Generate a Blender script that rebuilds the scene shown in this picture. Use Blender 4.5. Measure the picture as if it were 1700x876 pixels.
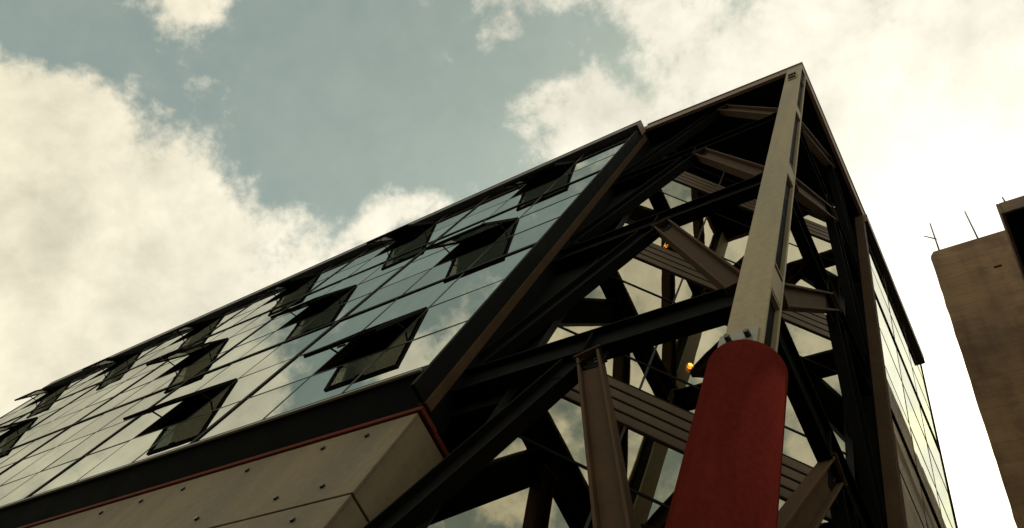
import bpy, bmesh, math, random
from mathutils import Vector, Matrix, Euler
random.seed(7)
scene = bpy.context.scene
for o in list(bpy.data.objects): bpy.data.objects.remove(o)
COL = scene.collection

# ------------------------------------------------------------------ camera
W_PX, H_PX, F_PX = 1700.0, 876.0, 1304.81
CAM = Vector((1.147, -2.118, 1.601))
right = Vector((0.82649485, 0.44853531, 0.34017992))
up = Vector((0.31671046, -0.87006619, 0.37772918))
fwd = Vector((-0.46540385, 0.20445268, 0.86116102))
cd = bpy.data.cameras.new('camera'); cam = bpy.data.objects.new('camera', cd); COL.objects.link(cam)
cd.sensor_fit = 'HORIZONTAL'; cd.sensor_width = 36.0; cd.lens = F_PX / W_PX * 36.0
cd.clip_start = 0.05; cd.clip_end = 3000
cam.matrix_world = Matrix(((right.x, up.x, -fwd.x, CAM.x), (right.y, up.y, -fwd.y, CAM.y), (right.z, up.z, -fwd.z, CAM.z), (0, 0, 0, 1)))
scene.camera = cam

# ------------------------------------------------------------------ world and sun
SUN = Vector((-0.0162, 0.5169, 0.8559)).normalized()
sun_el = math.asin(SUN.z); sun_az = math.atan2(SUN.x, SUN.y)
world = bpy.data.worlds.new('World'); scene.world = world; world.use_nodes = True
nt = world.node_tree; nt.nodes.clear()
class NG:
    def __init__(s, nt): s.nt = nt
    def n(s, t, **kw):
        nd = s.nt.nodes.new(t)
        for k, v in kw.items(): setattr(nd, k, v)
        return nd
    def link(s, a, b): s.nt.links.new(a, b)
    def put(s, sock, v):
        if hasattr(v, 'is_output') or isinstance(v, bpy.types.NodeSocket): s.link(v, sock)
        else: sock.default_value = v
    def math(s, op, a, b=0.0, c=0.0, clamp=False):
        nd = s.n('ShaderNodeMath', operation=op, use_clamp=clamp)
        for i, v in enumerate((a, b, c)): s.put(nd.inputs[i], v)
        return nd.outputs[0]
    def vmath(s, op, a, b=(0, 0, 0), scale=None):
        nd = s.n('ShaderNodeVectorMath', operation=op)
        s.put(nd.inputs[0], a); s.put(nd.inputs[1], b)
        if scale is not None: s.put(nd.inputs['Scale'], scale)
        return nd.outputs['Value'] if op in ('DISTANCE', 'DOT_PRODUCT', 'LENGTH') else nd.outputs['Vector']
    def noise(s, vec, scale, detail=6, rough=.55, dist=0.0, lac=2.0):
        nd = s.n('ShaderNodeTexNoise'); s.put(nd.inputs['Vector'], vec)
        nd.inputs['Scale'].default_value = scale; nd.inputs['Detail'].default_value = detail
        nd.inputs['Roughness'].default_value = rough; nd.inputs['Distortion'].default_value = dist
        nd.inputs['Lacunarity'].default_value = lac
        return nd.outputs['Fac']
    def ramp(s, v, lo, hi, a=0.0, b=1.0, smooth=True):
        nd = s.n('ShaderNodeMapRange', interpolation_type='SMOOTHSTEP' if smooth else 'LINEAR')
        s.put(nd.inputs[0], v); nd.inputs[1].default_value = lo; nd.inputs[2].default_value = hi
        nd.inputs[3].default_value = a; nd.inputs[4].default_value = b
        return nd.outputs[0]
    def mix(s, f, a, b, mode='MIX'):
        nd = s.n('ShaderNodeMix', data_type='RGBA', blend_type=mode)
        s.put(nd.inputs[0], f); s.put(nd.inputs[6], a); s.put(nd.inputs[7], b)
        return nd.outputs[2]
g = NG(nt)
def rgb(r, g_, b): return (r, g_, b, 1.0)
dirv = g.n('ShaderNodeTexCoord').outputs['Generated']
sky = g.n('ShaderNodeTexSky', sky_type='NISHITA', sun_disc=False)
sky.sun_elevation = sun_el; sky.sun_rotation = sun_az; sky.air_density = 1.0; sky.dust_density = 2.0; sky.ozone_density = 1.5
# warm old film stock: the blue of the sky goes towards a pale grey teal
blue = g.mix(1.0, sky.outputs[0], rgb(1.35, 1.45, .86), 'MULTIPLY')
# cloud field: fractal noise over the sky dome, thicker and thinner in the places where the photograph shows it so
n1 = g.noise(dirv, 8.5, 11, .62, .10)
nlow = g.noise(dirv, 2.6, 3, .5, .2)
# (direction in the sky x, y, z, angular radius, weight)
BLOBS = [(-0.795, -0.167, 0.584, 0.116, 0.17), (-0.799, -0.037, 0.600, 0.167, 0.20), (-0.756, 0.075, 0.651, 0.160, 0.16), (-0.853, 0.052, 0.520, 0.153, 0.18),
         (-0.668, 0.128, 0.733, 0.095, 0.10), (-0.568, 0.072, 0.820, 0.045, 0.05), (-0.500, 0.089, 0.862, 0.057, 0.08), (-0.106, 0.070, 0.992, 0.165, 0.16),
         (0.008, 0.226, 0.974, 0.180, 0.20), (-0.000, 0.425, 0.905, 0.156, 0.16), (-0.348, 0.065, 0.935, 0.089, 0.12), (-0.366, -0.085, 0.927, 0.044, 0.10),
         (-0.616, -0.236, 0.751, 0.035, 0.05), (-0.664, -0.269, 0.697, 0.030, 0.04), (-0.438, -0.061, 0.897, 0.033, 0.07), (-0.528, -0.077, 0.845, 0.177, -0.22),
         (-0.633, -0.102, 0.767, 0.112, -0.12), (-0.459, 0.021, 0.888, 0.083, -0.12), (-0.306, -0.010, 0.952, 0.058, -0.20), (-0.247, 0.049, 0.968, 0.047, -0.15),
         (-0.362, -0.007, 0.932, 0.045, -0.14), (-0.210, 0.088, 0.974, 0.028, -0.06), (-0.701, -0.241, 0.671, 0.066, -0.14), (-0.711, -0.295, 0.638, 0.062, -0.20),
         (-0.693, -0.159, 0.703, 0.058, -0.06), (-0.606, 0.032, 0.795, 0.044, -0.06), (-0.591, -0.190, 0.784, 0.057, -0.12), (-0.636, -0.195, 0.747, 0.036, -0.10),
         (-0.515, 0.030, 0.857, 0.053, -0.10), (0.107, 0.266, 0.958, 0.037, -0.04), (-0.057, 0.230, 0.971, 0.038, -0.05), (-0.108, 0.227, 0.968, 0.027, 0.05)]
bias = None
for (sx_, sy_, sz_, r, bw) in BLOBS:
    dist = g.vmath('DISTANCE', dirv, (sx_, sy_, sz_))
    v = g.ramp(dist, r * .25, r * 1.35, bw, 0.0)
    bias = v if bias is None else g.math('ADD', bias, v)
dens = g.math('ADD', g.math('ADD', g.math('ADD', g.math('ADD', n1, .055), g.math('MULTIPLY', g.math('SUBTRACT', g.noise(dirv, 19.0, 8, .62, .1), .5), .22)), bias), g.math('MULTIPLY', g.math('SUBTRACT', nlow, .5), .30))
cover = g.ramp(dens, .455, .655, .17, 1.0)
# relief: denser cloud cores are a little greyer, sides towards the sun lighter
n_s = g.noise(g.vmath('ADD', dirv, tuple(SUN * .03)), 8.5, 11, .62, .10)
relief = g.math('SUBTRACT', n1, n_s)
big = g.noise(dirv, 4.2, 5, .55, .4)
tone = g.math('ADD', g.math('MULTIPLY', relief, .75), g.math('MULTIPLY', g.math('SUBTRACT', .52, big), .75))
sdot = g.vmath('DOT_PRODUCT', dirv, tuple(SUN))
glow = g.math('POWER', g.ramp(sdot, .82, 1.0, 0, 1, False), 5.0)
bright = g.math('ADD', g.math('ADD', .94, tone), g.math('MULTIPLY', glow, 1.0))
cl_col = g.mix(g.ramp(sdot, .2, 1.0), rgb(.97, .885, .655), rgb(.98, .93, .78))
STR = 0.10
cloud = g.vmath('SCALE', cl_col, scale=g.math('MULTIPLY', bright, 1.0 / STR))
col = g.mix(g.math('MULTIPLY', cover, .96), blue, cloud)
bg = g.n('ShaderNodeBackground'); g.link(col, bg.inputs[0]); bg.inputs[1].default_value = STR
out = g.n('ShaderNodeOutputWorld'); g.link(bg.outputs[0], out.inputs[0])

sd = bpy.data.lights.new('sun', 'SUN'); sd.energy = 2.0; sd.angle = math.radians(.5); sd.color = (1.0, .93, .80)
so = bpy.data.objects.new('sun', sd); COL.objects.link(so); so.location = (20, 30, 60)
so.rotation_euler = SUN.to_track_quat('Z', 'Y').to_euler()

vs = scene.view_settings
scene.display_settings.display_device = 'sRGB'
vs.view_transform = 'Standard'; vs.look = 'None'; vs.gamma = 1.0; vs.exposure = 0.0; vs.use_curve_mapping = False
scene.render.engine = 'CYCLES'
scene.cycles.max_bounces = 10; scene.cycles.glossy_bounces = 6; scene.cycles.transparent_max_bounces = 12

# ------------------------------------------------------------------ materials
def pmat(name, color, rough=.6, metal=0.0, var=.25, scale=6.0, bump=.0, bscale=40.0, tint=None, spec=.5, streak=False, rvar=.12):
    m = bpy.data.materials.new(name); m.use_nodes = True
    t = m.node_tree; gg = NG(t); b = t.nodes['Principled BSDF']
    co = gg.n('ShaderNodeTexCoord').outputs['Object']
    vec = co
    if streak: vec = gg.vmath('MULTIPLY', co, (1, 1, .12))
    n = gg.noise(vec, scale, 6, .6, .3)
    n2 = gg.noise(co, scale * 9, 3, .6)
    f = gg.math('ADD', gg.math('MULTIPLY', n, .75), gg.math('MULTIPLY', n2, .25))
    c1 = tuple(x * (1 - var) for x in color); c2 = tuple(x * (1 + var) for x in (tint or color))
    cc = gg.mix(gg.ramp(f, .3, .7), rgb(*c1), rgb(*c2))
    gg.link(cc, b.inputs['Base Color'])
    gg.put(b.inputs['Roughness'], gg.ramp(n, .2, .8, max(.02, rough - rvar), min(1, rough + rvar)))
    b.inputs['Metallic'].default_value = metal
    b.inputs['Specular IOR Level'].default_value = spec
    if bump:
        bn = gg.n('ShaderNodeBump'); bn.inputs['Strength'].default_value = bump; bn.inputs['Distance'].default_value = .01
        gg.link(gg.noise(co, bscale, 4, .6), bn.inputs['Height']); gg.link(bn.outputs[0], b.inputs['Normal'])
    return m
M = {}
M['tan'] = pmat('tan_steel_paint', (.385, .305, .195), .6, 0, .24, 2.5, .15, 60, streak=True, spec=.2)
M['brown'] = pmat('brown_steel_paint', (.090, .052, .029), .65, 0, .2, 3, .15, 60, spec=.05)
M['black'] = pmat('shade_black_steel', (.0055, .005, .0045), .7, 0, .3, 4, .1, 50, spec=.05)  # near-black colour puts the open corner's shade into beams, braces and webs
M['frame'] = pmat('dark_aluminium', (.0065, .006, .0055), .6, 0, .25, 5, spec=.08)
M['joint'] = pmat('joint_sealant', (.028, .024, .020), .6, 0, .25, 5)
M['trim'] = pmat('grey_trim', (.26, .24, .18), .4, 0, .2, 4)
M['fascia'] = pmat('bronze_fascia', (.25, .155, .105), .55, 0, .15, 3, .1, 30, streak=True, spec=.2)
M['coping'] = pmat('dark_coping', (.030, .022, .018), .45, 0, .2, 4)
M['soffit'] = pmat('black_soffit', (.006, .006, .006), .7, 0, .3, 2, spec=.08)
M['red'] = pmat('red_column_paint', (.100, .0145, .0105), .8, 0, .30, 3.0, .2, 25, streak=True, spec=0.0)
M['redtrim'] = pmat('red_trim_paint', (.16, .034, .019), .6, 0, .22, 3, spec=.1)
M['stone'] = pmat('tan_stone', (.215, .155, .090), .75, 0, .26, 1.3, .25, 90, tint=(.24, .18, .108), streak=True)
M['bolt'] = pmat('bolt_steel', (.05, .045, .04), .35, .6, .2, 20)
M['interior'] = pmat('interior_dark', (.035, .034, .032), .9, 0, .2, 2)
M['slat'] = pmat('spandrel_slat', (.14, .095, .062), .55, 0, .2, 5, spec=.15)
M['rust'] = pmat('rust_fascia', (.10, .055, .035), .7, 0, .4, 3, .3, 30, tint=(.20, .10, .05))
M['aerial'] = pmat('aerial_steel', (.10, .075, .06), .5, .3, .2, 9)
M['wallplaster'] = pmat('plain_plaster', (.30, .27, .22), .85, 0, .15, 1.0)

def glass_mat(name, refl, tint, wav, seed):
    m = bpy.data.materials.new(name); m.use_nodes = True; t = m.node_tree; t.nodes.clear(); gg = NG(t)
    co = gg.n('ShaderNodeTexCoord').outputs['Object']
    rnd = gg.n('ShaderNodeObjectInfo').outputs['Random']
    off = gg.vmath('SCALE', (3.1, 7.7, 5.3), scale=gg.math('MULTIPLY', rnd, 40))
    v = gg.vmath('ADD', co, off)
    bn = gg.n('ShaderNodeBump'); bn.inputs['Strength'].default_value = wav; bn.inputs['Distance'].default_value = .02
    gg.link(gg.noise(v, 1.3, 2, .4), bn.inputs['Height'])
    gl = gg.n('ShaderNodeBsdfGlossy'); gl.inputs['Roughness'].default_value = .012
    dirt = gg.noise(gg.vmath('MULTIPLY', v, (1, 1, .25)), 3.0, 5, .6)
    gg.link(gg.mix(gg.ramp(dirt, .3, .75), rgb(*[x * 1.03 for x in refl]), rgb(*[x * .93 for x in refl])), gl.inputs['Color'])
    src = gl.inputs['Color'].links[0].from_socket
    gg.link(gg.vmath('SCALE', src, scale=gg.ramp(rnd, 0, 1, .90, 1.06, False)), gl.inputs['Color'])
    gg.link(bn.outputs[0], gl.inputs['Normal'])
    tr = gg.n('ShaderNodeBsdfTransparent'); tr.inputs['Color'].default_value = rgb(*tint)
    ad = gg.n('ShaderNodeAddShader'); gg.link(gl.outputs[0], ad.inputs[0]); gg.link(tr.outputs[0], ad.inputs[1])
    o = gg.n('ShaderNodeOutputMaterial'); gg.link(ad.outputs[0], o.inputs[0])
    return m
M['glass'] = glass_mat('mirror_glass', (.54, .56, .51), (.10, .11, .10), .05, 1)
M['cglass'] = glass_mat('corner_glass', (.46, .435, .335), (.12, .12, .10), .10, 2)
M['sglass'] = glass_mat('sash_glass', (.22, .22, .20), (.27, .27, .23), .05, 3)

def concrete_mat():
    m = bpy.data.materials.new('weathered_concrete'); m.use_nodes = True; t = m.node_tree; gg = NG(t); b = t.nodes['Principled BSDF']
    co = gg.n('ShaderNodeTexCoord').outputs['Object']
    n = gg.noise(co, .9, 7, .62, .6)
    st = gg.noise(gg.vmath('MULTIPLY', co, (2.2, 2.2, .22)), 1.4, 6, .6, .2)
    hz = gg.noise(gg.vmath('MULTIPLY', co, (.3, .3, 3.0)), 1.0, 5, .6, .2)
    f = gg.math('ADD', gg.math('ADD', gg.math('MULTIPLY', n, .55), gg.math('MULTIPLY', st, .32)), gg.math('MULTIPLY', hz, .13))
    c = gg.mix(gg.ramp(f, .36, .64), rgb(.14, .072, .034), rgb(.34, .20, .098))
    wv = gg.n('ShaderNodeTexWave', wave_type='BANDS', bands_direction='Z'); gg.link(co, wv.inputs['Vector'])
    wv.inputs['Scale'].default_value = .8; wv.inputs['Distortion'].default_value = .6
    line = gg.ramp(wv.outputs['Fac'], .93, 1.0)
    c = gg.mix(gg.math('MULTIPLY', line, .22), c, rgb(.10, .08, .05))
    gg.link(c, b.inputs['Base Color']); b.inputs['Roughness'].default_value = .9
    bn = gg.n('ShaderNodeBump'); bn.inputs['Strength'].default_value = .5; bn.inputs['Distance'].default_value = .03
    gg.link(gg.noise(co, 9, 6, .65), bn.inputs['Height']); gg.link(bn.outputs[0], b.inputs['Normal'])
    return m
M['concrete'] = concrete_mat()
M['asphalt'] = pmat('asphalt', (.045, .044, .042), .9, 0, .2, 3, .4, 120)
M['paving'] = pmat('paving', (.055, .052, .047), .85, 0, .15, 1.2, .3, 60)
M['kerb'] = pmat('kerb_stone', (.22, .21, .19), .8, 0, .15, 2)
def emis(name, c, s):
    m = bpy.data.materials.new(name); m.use_nodes = True; t = m.node_tree; t.nodes.clear(); gg = NG(t)
    e = gg.n('ShaderNodeEmission'); e.inputs[0].default_value = rgb(*c); e.inputs[1].default_value = s
    o = gg.n('ShaderNodeOutputMaterial'); gg.link(e.outputs[0], o.inputs[0]); return m
M['bulb'] = emis('warm_bulb', (1.0, .34, .05), 34.0)

# ------------------------------------------------------------------ helpers
WM = {}
def link(name, data, mat, parent=None, world=None, label=None):
    o = bpy.data.objects.new(name, data); COL.objects.link(o)
    world = world or Matrix.Identity(4)
    if data is not None and mat is not None and not data.materials: data.materials.append(M[mat])
    if parent is not None:
        o.parent = parent; o.matrix_parent_inverse = WM[parent.name].inverted()
    o.matrix_basis = world; WM[o.name] = world
    if label: o['label'] = label
    return o
def thing(name, label, cat, loc, group=None):
    o = link(name, None, None, None, Matrix.Translation(loc)); o['label'] = label; o['category'] = cat
    if group: o['group'] = group
    return o
def T(x, y, z): return Matrix.Translation((x, y, z))
def me_from(v, f, name='mesh', smooth=False):
    m = bpy.data.meshes.new(name); m.from_pydata([tuple(p) for p in v], [], f); m.update()
    bm = bmesh.new(); bm.from_mesh(m); bmesh.ops.recalc_face_normals(bm, faces=bm.faces); bm.to_mesh(m); bm.free()
    if smooth:
        for p in m.polygons: p.use_smooth = True
    return m
BF = [(0, 1, 3, 2), (4, 6, 7, 5), (0, 4, 5, 1), (2, 3, 7, 6), (0, 2, 6, 4), (1, 5, 7, 3)]
def boxes(lst, bevel=0.0, name='mesh'):
    v, f = [], []
    for (x0, x1, y0, y1, z0, z1) in lst:
        k = len(v)
        v += [(x, y, z) for x in (x0, x1) for y in (y0, y1) for z in (z0, z1)]
        f += [tuple(k + i for i in q) for q in BF]
    m = me_from(v, f, name)
    if bevel:
        bm = bmesh.new(); bm.from_mesh(m); bmesh.ops.bevel(bm, geom=bm.edges[:], offset=bevel, segments=1, affect='EDGES', clamp_overlap=True); bm.to_mesh(m); bm.free()
    return m
def box(x0, x1, y0, y1, z0, z1, bevel=0.0): return boxes([(min(x0, x1), max(x0, x1), min(y0, y1), max(y0, y1), min(z0, z1), max(z0, z1))], bevel)
def prism(pts, z0, z1):
    n = len(pts); v = [(x, y, z0) for x, y in pts] + [(x, y, z1) for x, y in pts]
    f = [tuple(range(n - 1, -1, -1)), tuple(range(n, 2 * n))] + [(i, (i + 1) % n, n + (i + 1) % n, n + i) for i in range(n)]
    return me_from(v, f)
def frame_mat(p0, p1, side):
    """matrix with local X along p0->p1, local Y = side (the web normal), local Z completing; origin p0"""
    p0 = Vector(p0); a = (Vector(p1) - p0).normalized(); s = Vector(side); s = (s - a * s.dot(a)).normalized(); u = a.cross(s)
    return Matrix(((a.x, s.x, u.x, p0.x), (a.y, s.y, u.y, p0.y), (a.z, s.z, u.z, p0.z), (0, 0, 0, 1))), (Vector(p1) - p0).length
def ibeam_mesh(L, h, b, tf=.022, tw=.014, plates=()):
    l = [(0, L, -b / 2, b / 2, -h / 2, -h / 2 + tf), (0, L, -b / 2, b / 2, h / 2 - tf, h / 2), (0.002, L - .002, -tw / 2, tw / 2, -h / 2 + tf - .001, h / 2 - tf + .001)]
    for p in plates: l.append((p - .008, p + .008, -b / 2 + .01, b / 2 - .01, -h / 2 + tf - .001, h / 2 - tf + .001))
    return boxes(l, .004)
def cyl(r, z0, z1, n=24, cap=True, r1=None):
    r1 = r if r1 is None else r1
    v = [(r * math.cos(2 * math.pi * i / n), r * math.sin(2 * math.pi * i / n), z0) for i in range(n)] + [(r1 * math.cos(2 * math.pi * i / n), r1 * math.sin(2 * math.pi * i / n), z1) for i in range(n)]
    f = [(i, (i + 1) % n, n + (i + 1) % n, n + i) for i in range(n)]
    if cap: f += [tuple(range(n - 1, -1, -1)), tuple(range(n, 2 * n))]
    m = me_from(v, f)
    for p in m.polygons: p.use_smooth = len(p.vertices) == 4
    return m

# ------------------------------------------------------------------ ground
def struct(name, mesh, mat): o = link(name, mesh, mat); o['kind'] = 'structure'; return o
struct('ground', box(-600, 600, -600, 600, -.6, -.14), 'asphalt')
struct('pavement', prism([(-40, -3.2), (4.2, -3.2), (4.2, 60), (14, 60), (14, 62), (-40, 62)], -.13, 0.0), 'paving')
struct('kerb', boxes([(-40, 4.2, -3.42, -3.203, -.135, .004), (4.203, 4.42, -3.42, 40, -.135, .004)], .01), 'kerb')

# ------------------------------------------------------------------ the steel and glass building
B = thing('office_building', 'dark steel and mirror glass building with an open braced corner and red column', 'building', (-3.0, 3.0, 0))
X0, XE = -3.05, -23.5           # left facade, right and far end
YG = -.19                       # its glass plane
PW = (X0 - XE) / 18.0
ZL, ZT = 7.09, 16.75
ROWS = [7.09, 8.06, 9.12, 10.22, 11.29, 12.38, 13.53, 14.61, 15.69, 16.75]
FLOORS = [7.09, 10.4, 13.7]
DPT = 7.0

# --- solid body: floors, rear walls
link('floor_slab', prism([(XE + .1, .25), (X0 - .03, .25), (X0 - .03, .32), (-2.36, .32), (-.32, 2.36), (-.32, 3.02), (-.2, 3.02), (-.2, 5.9), (XE + .1, 5.9)], 7.22, 7.46), 'interior', B)
link('floor_slab', prism([(XE + .1, .02), (X0 - .03, .02), (X0 - .03, .32), (-2.36, .32), (-.32, 2.36), (-.32, 3.02), (-.2, 3.02), (-.2, 5.9), (XE + .1, 5.9)], 10.5, 10.8), 'interior', B)
link('floor_slab', prism([(XE + .1, .02), (X0 - .03, .02), (X0 - .03, .32), (-2.36, .32), (-.32, 2.36), (-.32, 3.02), (-.2, 3.02), (-.2, 5.9), (XE + .1, 5.9)], 13.8, 14.1), 'interior', B)
link('rear_wall', box(XE, 0.0, 5.92, 6.1, 0, 16.4), 'wallplaster', B)
link('end_wall', box(XE - .16, XE - .003, -.1, 6.1, 0, 16.4), 'frame', B)
link('core_wall', boxes([(XE + .3, -3.4, 3.2, 3.4, 7.5, 16.35), (-3.4, -3.2, 3.2, 5.9, 7.5, 16.35)]), 'interior', B)
# roof of the whole block and the pointed prow roof
roof = link('roof', prism([(XE, -.15), (-3.1, -.15), (-3.1, .4), (-.35, 3.1), (0, 3.1), (0, 6.1), (XE, 6.1)], 16.4, 16.9), 'soffit', B)
tipL, tipR = (-3.07, -.10), (.035, 3.28)
prow = link('prow_roof', prism([(-.012, .012), (tipL[0], tipL[1] + .03), (-3.07, .6), (-.6, 3.28), (tipR[0] - .03, 3.28)], 16.77, 17.05), 'soffit', B)
link('roof_upstand', box(-3.10, -3.045, -.115, .45, 16.36, 17.0), 'coping', B)
link('roof_upstand', box(-.45, .06, 3.20, 3.285, 16.36, 17.0), 'coping', B)
def fascia(p, q, z0, z1, th, mat, name, par):
    p = Vector((p[0], p[1], 0)); q = Vector((q[0], q[1], 0)); d = (q - p).normalized(); nrm = Vector((d.y, -d.x, 0))
    if nrm.dot(Vector((1, -1, 0))) < 0: nrm = -nrm
    pts = [p, q, q - nrm * th, p - nrm * th]
    m = prism([(a.x, a.y) for a in pts], z0, z1)
    return link(name, m, mat, par)
fascia((0, 0), (-3.07, -.10), 16.74, 17.15, .06, 'fascia', 'fascia', prow)
fascia((0.004, .01), (.035, 3.28), 16.74, 17.15, .06, 'fascia', 'fascia', prow)
link('roof_edge_cap', prism([(.014, -.016), (-3.06, -.118), (-3.06, .0), (-.10, .09), (-.06, 3.27), (.052, 3.27)], 17.153, 17.2), 'fascia', prow)

# --- left facade
def pane_mesh(w, h, th=.018): return boxes([(-w / 2, w / 2, -th / 2, th / 2, -h / 2, h / 2)])
def rotj(a=.20):
    return Euler((math.radians(random.uniform(-a, a)), 0, math.radians(random.uniform(-a, a)))).to_matrix().to_4x4()
OPEN = {(2, k) for k in range(6)} | {(1, 0), (1, 1), (1, 2), (1, 4), (0, 0), (0, 1)}
cw = link('curtain_wall', boxes([(XE, X0, YG - .035, YG + .10, ZL - .10, ZL - .002),
                                 (X0 + .002, X0 + .045, YG - .035, -.035, 6.72, 16.36)], .004), 'frame', B)
link('sill_trim', box(XE, X0 - .005, YG - .062, YG - .036, 6.955, 6.985, .003), 'trim', cw)
pmesh = {}
for c in range(18):
    xr = X0 - c * PW; xl = xr - PW; xc = (xr + xl) / 2
    for r in range(9):
        st, k = r // 3, c // 3
        if r % 3 == 1 and c % 3 == 1 and (st, k) in OPEN: continue
        z0, z1 = ROWS[r], ROWS[r + 1]; key = r
        if key not in pmesh: pmesh[key] = pane_mesh(PW - .012, z1 - z0 - .012)
        link('glass_pane', pmesh[key], 'glass', cw, T(xc, YG, (z0 + z1) / 2) @ rotj())
for c in range(19):
    x = X0 - c * PW
    if c == 0: continue
    w = .038 if c % 3 == 0 else .0145
    pr = .022 if c % 3 == 0 else .012
    link('mullion', box(x - w, x + w, YG - pr, YG + .09, ZL, ZT), 'frame' if c % 3 == 0 else 'joint', cw)
for r in range(1, 10):
    w = .033 if r % 3 == 0 else .0145
    pr = .024 if r % 3 == 0 else .0125
    link('transom', box(XE, X0, YG - pr, YG + .088, ROWS[r] - w, ROWS[r] + w), 'frame' if r % 3 == 0 else 'joint', cw)
# top-hung sashes, propped open
def make_sash(h, w):
    fr = .042
    return (boxes([(-w / 2, w / 2, -.022, .022, -fr, 0), (-w / 2, w / 2, -.022, .022, -h, -h + fr),
                   (-w / 2, -w / 2 + fr, -.0215, .0215, -h + fr - .001, -fr + .001), (w / 2 - fr, w / 2, -.0215, .0215, -h + fr - .001, -fr + .001)], .003),
            boxes([(-w / 2 + fr - .01, w / 2 - fr + .01, -.006, .006, -h + fr - .01, -fr + .01)]),
            boxes([(-.06, .06, .024, .045, -h + .015, -h + .04)], .004))
ORD = ['rightmost', 'second from the right', 'third from the right', 'fourth from the right', 'fifth from the right', 'leftmost']
for (st, k) in sorted(OPEN):
    r = st * 3 + 1; z0, z1 = ROWS[r], ROWS[r + 1]; h = z1 - z0 - .015; w = PW - .03
    xc = X0 - (k * 3 + 1.5) * PW
    key = 'sash%d' % r
    if key not in pmesh: pmesh[key] = make_sash(h, w)
    ang = math.radians(15.0 + random.uniform(-3.0, 2.5))
    wm = T(xc, YG - .012, z1 - .008) @ Matrix.Rotation(-ang, 4, 'X')
    s = link('window_sash', pmesh[key][0], 'frame', B, wm)
    link('sash_glass', pmesh[key][1], 'sglass', s, wm)
    link('sash_handle', pmesh[key][2], 'bolt', s, wm)
    # stay arms from the jamb to the sash
    for sx in (-1, 1):
        a = Vector((xc + sx * (w / 2 - .03), YG + .02, z1 - .52)); b_ = wm @ Vector((sx * (w / 2 - .03), .022, -.62))
        fm, L = frame_mat(a, b_, (1, 0, 0))
        link('stay_arm', boxes([(0, L, -.006, .006, -.010, .010)]), 'frame', s, fm)
# coping along the roof edge
cp = link('coping', box(XE - .05, X0 + .06, YG - .125, YG + .10, 16.22, 16.55, .006), 'coping', B)
link('coping_end_plate', box(X0 + .063, X0 + .072, YG - .128, YG + .10, 16.20, 16.57), 'fascia', cp)
link('coping_lip', box(XE - .05, X0 + .06, YG - .132, YG - .1255, 16.53, 16.565), 'redtrim', cp)

# ledge soffit, red strip and stone below
link('ledge_soffit', me_from([(XE, YG - .03, 6.98), (X0 + .0, YG - .03, 6.98), (X0 + .0, .015, 6.72), (XE, .015, 6.72),
                              (XE, YG - .03, 6.988), (X0 + .0, YG - .03, 6.988), (X0 + .0, .30, 6.988), (XE, .30, 6.988), (X0, .30, 6.72), (XE, .30, 6.72)],
                             [(0, 1, 2, 3), (4, 5, 6, 7), (0, 1, 5, 4), (2, 3, 9, 8), (8, 9, 7, 6), (1, 2, 8, 6, 5), (0, 3, 9, 7, 4)]), 'soffit', B)
link('red_strip', boxes([(XE, X0 + .03, -.018, .25, 6.655, 6.715), (X0 - .10, X0 + .020, .253, 1.2, 6.655, 6.715)], .006), 'redtrim', B)
ZJ = [6.645, 5.54, 4.46, 3.38, 2.30, 1.22, 0.0]
sp_edges = [X0, -8.2, -13.3, -18.4, XE]
boltm = cyl(.024, 0, .022, 10)
def bolt(x, y, z, nrm, par):
    q = Vector(nrm).to_track_quat('Z', 'Y').to_matrix().to_4x4()
    link('bolt', boltm, 'bolt', par, T(x, y, z) @ q)
for i in range(6):
    zt, zb = ZJ[i] - .012, ZJ[i + 1] + .012
    for j in range(4):
        xr, xl = sp_edges[j] - (.0 if j == 0 else .006), sp_edges[j + 1] + .006
        s = link('stone_panel', box(xl, xr, .0, .03, zb, zt, .004), 'stone', B)
        if j < 2:
            xs = [-3.51, -4.04, -5.05, -6.02, -6.72, -7.44] if j == 0 else [-8.6, -9.3, -10.3, -11.3, -12.0, -12.8]
            for x in xs:
                bolt(x, .001, zt - .18, (0, -1, 0), s)
                if i or x > -5.5 or j: bolt(x, .001, zb + .20, (0, -1, 0), s)
    link('stone_panel', box(X0 - .12, X0 - .002, .032, 1.6, zb, zt, .002), 'stone', B)
    link('stone_panel', box(-1.6, -.123, 3.05, 3.17, zb, zt, .004), 'stone', B)
    link('stone_panel', box(-.12, -.003, 3.05, 6.1, zb, zt, .004), 'stone', B)
link('stone_backing', boxes([(XE, X0 - .15, .125, .3, 0, 6.6), (X0 - .5, X0 - .13, .31, 1.6, 0, 6.6), (-.3, -.125, 3.18, 6.0, 0, 6.6)]), 'soffit', B)

# end post of the left block at the open corner, and the dark walls beside the corner glazing
link('end_post', boxes([(X0 - .03, X0 + .062, -.032, .07, 6.72, 16.45)], .004), 'brown', B)
link('side_panel', box(X0 + .03, -2.41, .26, .31, 6.95, 16.7), 'soffit', B)
link('side_panel', box(X0 + .0, -2.03, .62, .67, 0.0, 6.948), 'soffit', B)
link('side_panel', box(X0 + .03, -2.41, .312, .70, 6.95, 7.0), 'soffit', B)
link('side_panel', box(X0 + .0, X0 + .03, .073, .31, 6.72, 16.5), 'soffit', B)
link('side_panel', box(-.31, -.26, 2.41, 3.05, 6.95, 16.7), 'soffit', B)
link('side_panel', box(-.67, -.62, 2.03, 3.05, 0.0, 6.948), 'soffit', B)
link('side_panel', box(-.31, -.10, 3.02, 3.05, 6.72, 16.5), 'soffit', B)

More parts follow.
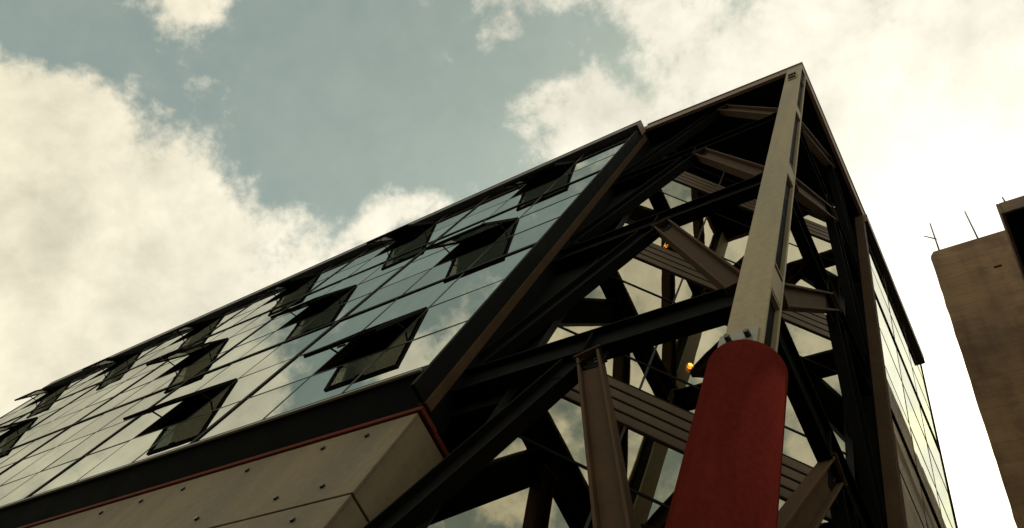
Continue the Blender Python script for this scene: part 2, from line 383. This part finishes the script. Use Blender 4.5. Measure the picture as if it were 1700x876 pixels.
# --- glazed wall across the corner
A = Vector((-2.40, .25, 0)); D = Vector((-.25, 2.40, 0)); L45 = (D - A).length; dirc = (D - A).normalized(); nout = Vector((1, -1, 0)).normalized()
def cm(u, w=0.0, z=0.0):             # local frame of the corner wall: X along it, Y inwards
    p = A + dirc * u - nout * w
    return Matrix(((dirc.x, -nout.x, 0, p.x), (dirc.y, -nout.y, 0, p.y), (0, 0, 1, z), (0, 0, 0, 1)))
cg = link('corner_glazing', boxes([(-.03, .03, -.03, .09, 3.2, 16.75), (L45 - .03, L45 + .03, -.03, .09, 3.2, 16.75)]), 'frame', B, cm(0))
UX = [0, L45 / 3, 2 * L45 / 3, L45]
for zf in (4.0, 7.3, 10.6, 13.9):
    levels = [zf + .62, zf + 1.08, zf + 2.58, zf + 3.3] if zf < 13 else [zf + .62, zf + 1.08, 16.75]
    for a in range(3):
        for q in range(len(levels) - 1):
            w, h = UX[a + 1] - UX[a] - .02, levels[q + 1] - levels[q] - .02
            link('glass_pane', pane_mesh(w, h), 'cglass', cg, cm((UX[a] + UX[a + 1]) / 2, 0, (levels[q] + levels[q + 1]) / 2) @ rotj(.12))
    for z in levels[:-1]:
        link('transom', boxes([(0, L45, -.014, .07, -.016, .016)]), 'frame', cg, cm(0, 0, z))
    for q in range(4):
        link('spandrel_slat', boxes([(0, L45, -.03, .02, .012, .135)], .006), 'slat', cg, cm(0, 0, zf + q * .152))
    link('spandrel_back', boxes([(0, L45, .03, .05, 0, .61)]), 'frame', cg, cm(0, 0, zf))
for a in (1, 2):
    link('mullion', boxes([(-.012, .012, -.013, .07, 3.2, 16.75)]), 'joint', cg, cm(UX[a]))

# --- right facade
XG = 0.0; YA, YE = 3.05, 6.1; PR = (YE - YA) / 3
cr = link('curtain_wall', boxes([(XG - .10, XG + .035, YA, YE, ZL - .10, ZL - .002), (-.10, XG + .035, YA - .045, YA - .002, 6.72, 16.36)], .004), 'frame', B)
RZ = Matrix.Rotation(math.radians(90), 4, 'Z')
for c in range(3):
    for r in range(9):
        z0, z1 = ROWS[r], ROWS[r + 1]; key = ('r', r)
        if key not in pmesh: pmesh[key] = pane_mesh(PR - .012, z1 - z0 - .012)
        link('glass_pane', pmesh[key], 'glass', cr, T(XG, YA + (c + .5) * PR, (z0 + z1) / 2) @ RZ @ rotj(.15))
for c in range(1, 4):
    y = YA + c * PR; w = .03 if c == 3 else .0105
    link('mullion', box(XG - .09, XG + (.022 if c == 3 else .012), y - w, y + w, ZL, ZT), 'frame' if c == 3 else 'joint', cr)
for r in range(1, 10):
    w = .026 if r % 3 == 0 else .011
    link('transom', box(XG - .088, XG + (.024 if r % 3 == 0 else .0125), YA, YE, ROWS[r] - w, ROWS[r] + w), 'frame' if r % 3 == 0 else 'joint', cr)
cp2 = link('coping', box(-.10, XG + .10, YA - .06, YE - .05, 16.32, 16.63, .006), 'coping', B)
link('coping_end_plate', box(-.10, XG + .103, YA - .072, YA - .063, 16.30, 16.65), 'fascia', cp2)
link('end_post', boxes([(-.10, .045, YA - .15, YA - .047, 6.72, 16.45)], .004), 'brown', B)
link('red_strip', box(-.25, .022, YA - .02, YE, 6.635, 6.715, .006), 'redtrim', B)
link('ledge_soffit', box(-.3, .03, YA, YE, 6.72, 6.985), 'soffit', B)

# --- corner column: wide-flange post with stiffeners, spliced above the red sleeve
cx0, cx1, cyf, cyb = -.245, .022, -.03, .185
colm = link('corner_column', boxes([(q - .006, q + .006, cyf + .024, cyb - .024, 0, 16.74) for q in (cx0 + .045, cx1 - .045)]), 'black', B)  # webs near-black: shade of the column void put into their colour
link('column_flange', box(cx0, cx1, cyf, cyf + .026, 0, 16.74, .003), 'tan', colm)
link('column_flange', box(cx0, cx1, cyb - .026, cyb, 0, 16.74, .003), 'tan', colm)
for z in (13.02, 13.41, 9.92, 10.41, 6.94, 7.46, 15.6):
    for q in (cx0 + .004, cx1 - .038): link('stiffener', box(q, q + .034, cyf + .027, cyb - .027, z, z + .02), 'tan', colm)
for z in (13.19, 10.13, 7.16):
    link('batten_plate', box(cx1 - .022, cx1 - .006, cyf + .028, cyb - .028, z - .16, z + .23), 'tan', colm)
spl = link('splice_plate', box(cx0 - .025, cx1 - .03, cyf - .018, cyf - .001, 5.3, 6.30, .003), 'trim', colm)
tpl = link('cap_bracket', box(cx0 + .07, cx1 - .06, cyf - .020, cyf - .001, 15.55, 15.95, .003), 'tan', colm)
bm2 = cyl(.021, 0, .045, 8)
qd = Vector((0, -1, 0)).to_track_quat('Z', 'Y').to_matrix().to_4x4()
for x in (cx0 + .05, cx1 - .09):
    for z in (6.06, 6.19): link('bolt', bm2, 'bolt', colm, T(x, cyf - .017, z) @ qd)
for x in (cx0 + .09, cx0 + .135, cx0 + .18):
    link('bolt', bm2, 'bolt', colm, T(x, cyf - .019, 15.85) @ qd)
link('bolt_bar', box(cx0 + .075, cx0 + .20, cyf - .050, cyf - .021, 15.62, 15.67, .004), 'bolt', colm)
slv = bpy.data.meshes.new('sleeve')
slv = cyl(.240, 0, 5.98, 64)
sl = link('column_sleeve', slv, 'red', B, T(-.112, .085, 0))
bmb = bmesh.new(); bmb.from_mesh(slv); 
ed = [e for e in bmb.edges if all(abs(v.co.z - 5.98) < 1e-4 for v in e.verts)]
bmesh.ops.bevel(bmb, geom=ed, offset=.03, segments=4, affect='EDGES'); bmb.to_mesh(slv); bmb.free()

# --- truss planes either side of the column
YTR, XTR = .155, -.165
def member(name, p0, p1, side, h, b, mat, plates=()):
    fm, L = frame_mat(p0, p1, side)
    return link(name, ibeam_mesh(L, h, b, plates=[p * L for p in plates]), mat, B, fm)
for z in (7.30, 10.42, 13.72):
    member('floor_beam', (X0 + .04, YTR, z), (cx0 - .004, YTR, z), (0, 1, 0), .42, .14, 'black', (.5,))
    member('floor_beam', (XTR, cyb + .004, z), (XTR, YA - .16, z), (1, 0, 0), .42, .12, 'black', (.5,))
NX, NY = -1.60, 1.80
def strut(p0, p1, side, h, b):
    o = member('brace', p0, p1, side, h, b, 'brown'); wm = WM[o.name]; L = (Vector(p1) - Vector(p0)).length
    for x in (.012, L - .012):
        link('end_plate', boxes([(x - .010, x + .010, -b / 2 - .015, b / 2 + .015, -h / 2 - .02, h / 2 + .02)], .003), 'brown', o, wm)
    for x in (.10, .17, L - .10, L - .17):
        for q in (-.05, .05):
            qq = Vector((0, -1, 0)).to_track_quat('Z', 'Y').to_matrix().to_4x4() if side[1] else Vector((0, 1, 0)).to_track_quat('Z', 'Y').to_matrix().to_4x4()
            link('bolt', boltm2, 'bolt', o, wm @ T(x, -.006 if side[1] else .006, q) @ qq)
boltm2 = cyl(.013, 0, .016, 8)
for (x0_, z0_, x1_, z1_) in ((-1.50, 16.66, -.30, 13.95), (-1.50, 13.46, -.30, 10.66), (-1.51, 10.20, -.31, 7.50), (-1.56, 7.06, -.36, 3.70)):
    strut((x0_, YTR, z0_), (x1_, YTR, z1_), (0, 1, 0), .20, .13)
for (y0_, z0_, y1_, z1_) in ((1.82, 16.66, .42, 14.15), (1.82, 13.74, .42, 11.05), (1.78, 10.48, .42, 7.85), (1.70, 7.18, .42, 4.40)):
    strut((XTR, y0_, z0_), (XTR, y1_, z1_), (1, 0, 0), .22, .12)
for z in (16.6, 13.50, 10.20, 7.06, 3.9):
    member('brace', (NX - .08, YTR, z - .05), (X0 + .10, YTR, z - 2.55), (0, 1, 0), .30, .13, 'black')  # outer braces coloured near-black for the shade they sit in
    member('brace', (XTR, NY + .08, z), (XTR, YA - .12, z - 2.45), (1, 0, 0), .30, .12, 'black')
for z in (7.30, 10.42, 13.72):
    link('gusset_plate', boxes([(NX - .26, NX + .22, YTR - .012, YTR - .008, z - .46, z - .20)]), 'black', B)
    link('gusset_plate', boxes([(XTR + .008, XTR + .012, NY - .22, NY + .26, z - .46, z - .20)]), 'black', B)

# ------------------------------------------------------------------ small lamps on the corner glazing
def lamp(px, label):
    p = Vector(px)
    t = thing('wall_lamp', label, 'lamp', p, 'small lamps behind the corner glazing')
    bpy_me = bpy.data.meshes.new('bulb'); bm = bmesh.new(); bmesh.ops.create_uvsphere(bm, u_segments=12, v_segments=8, radius=.033); bm.to_mesh(bpy_me); bm.free()
    link('bulb', bpy_me, 'bulb', t, T(*p))
    link('socket', cyl(.026, .022, .075, 12), 'frame', t, T(*p))
    fm, L = frame_mat(p + Vector((0, 0, .06)), p + Vector((0, 0, .06)) + nout * .02, (0, 0, 1))
    link('arm', boxes([(0, L, -.012, .012, -.012, .012)]), 'frame', t, fm)
lamp((-1.97, .742, 11.47), 'small orange lamp glowing higher up behind the corner glass')
lamp((-1.43, 1.262, 8.77), 'small orange lamp glowing lower down, left of the red column top')

# ------------------------------------------------------------------ concrete building on the right
CB = thing('concrete_building', 'bare stained concrete building with a straight wall end at the right', 'building', (6.0, 15.0, 0))
yb = 4.5
H1 = 17.529; XB = 0.809
pts = [(XB + .07, H1 + .18), (XB + .006, H1)]
z = H1 - .15
while z > 0.3:
    pts.append((XB - .004 + random.uniform(-.006, .006), z)); z -= random.uniform(.15, .42)
pts += [(XB - .01, 0.0), (9.0, 0.0), (9.0, H1 + .22)]
n = len(pts)
v = [(a, yb, b) for a, b in pts] + [(a + .05, yb + 12, b) for a, b in pts]
f = [tuple(range(n)), tuple(range(2 * n - 1, n - 1, -1))] + [(i, (i + 1) % n, n + (i + 1) % n, n + i) for i in range(n)]
mcw = me_from(v, f)
bmw = bmesh.new(); bmw.from_mesh(mcw); bmesh.ops.triangulate(bmw, faces=[f_ for f_ in bmw.faces if len(f_.verts) > 4]); bmw.to_mesh(mcw); bmw.free()
link('wall', mcw, 'concrete', CB)
ax, az = 1.756, 16.220
link('wall_socket', box(ax - .06, ax + .06, yb - .012, yb - .002, az - .03, az + .025), 'soffit', CB)
def rod(p0, p1, r):
    d = Vector(p1) - Vector(p0); m = cyl(r, 0, d.length, 8, True, r * .8)
    return m, T(*p0) @ d.to_track_quat('Z', 'Y').to_matrix().to_4x4()
a1 = thing('aerial', 'thin forked aerial rod at the left corner of the concrete wall top', 'aerial', (0.982, yb + .06, 17.672), 'rods on the roofs at the right')
m_, w_ = rod((0.982, yb + .06, 17.613), (0.988, yb + .06, 19.398), .017); link('rod', m_, 'aerial', a1, w_)
m_, w_ = rod((1.000, yb + .06, 18.446), (0.809, yb + .06, 18.803), .014); link('branch', m_, 'aerial', a1, w_)
a2 = thing('aerial', 'plain straight aerial rod in the middle of the concrete wall top', 'aerial', (1.673, yb + .06, 17.732), 'rods on the roofs at the right')
m_, w_ = rod((1.673, yb + .06, 17.613), (1.673, yb + .06, 19.458), .017); link('rod', m_, 'aerial', a2, w_)

# ------------------------------------------------------------------ dark eaved building at the right edge
RB = thing('roof_building', 'dark overhanging roof corner with rusty edge board at the right frame edge', 'building', (6.0, 3.5, 0))
link('wall', box(3.4, 9, 3.1, 4.4, 0, 13.8), 'wallplaster', RB)
link('roof', box(1.945, 9, 2.60, 4.42, 13.8, 14.0), 'soffit', RB)
link('edge_board', box(1.905, 1.942, 2.565, 4.44, 13.62, 14.03, .006), 'rust', RB)
link('edge_board', box(1.945, 9, 2.565, 2.597, 13.62, 14.03, .006), 'rust', RB)
a3 = thing('aerial', 'short rod stub standing on the dark roof edge at the far right', 'aerial', (2.03, 2.59, 14.0), 'rods on the roofs at the right')
m_, w_ = rod((2.03, 2.59, 14.0), (2.03, 2.59, 14.28), .013); link('rod', m_, 'aerial', a3, w_)
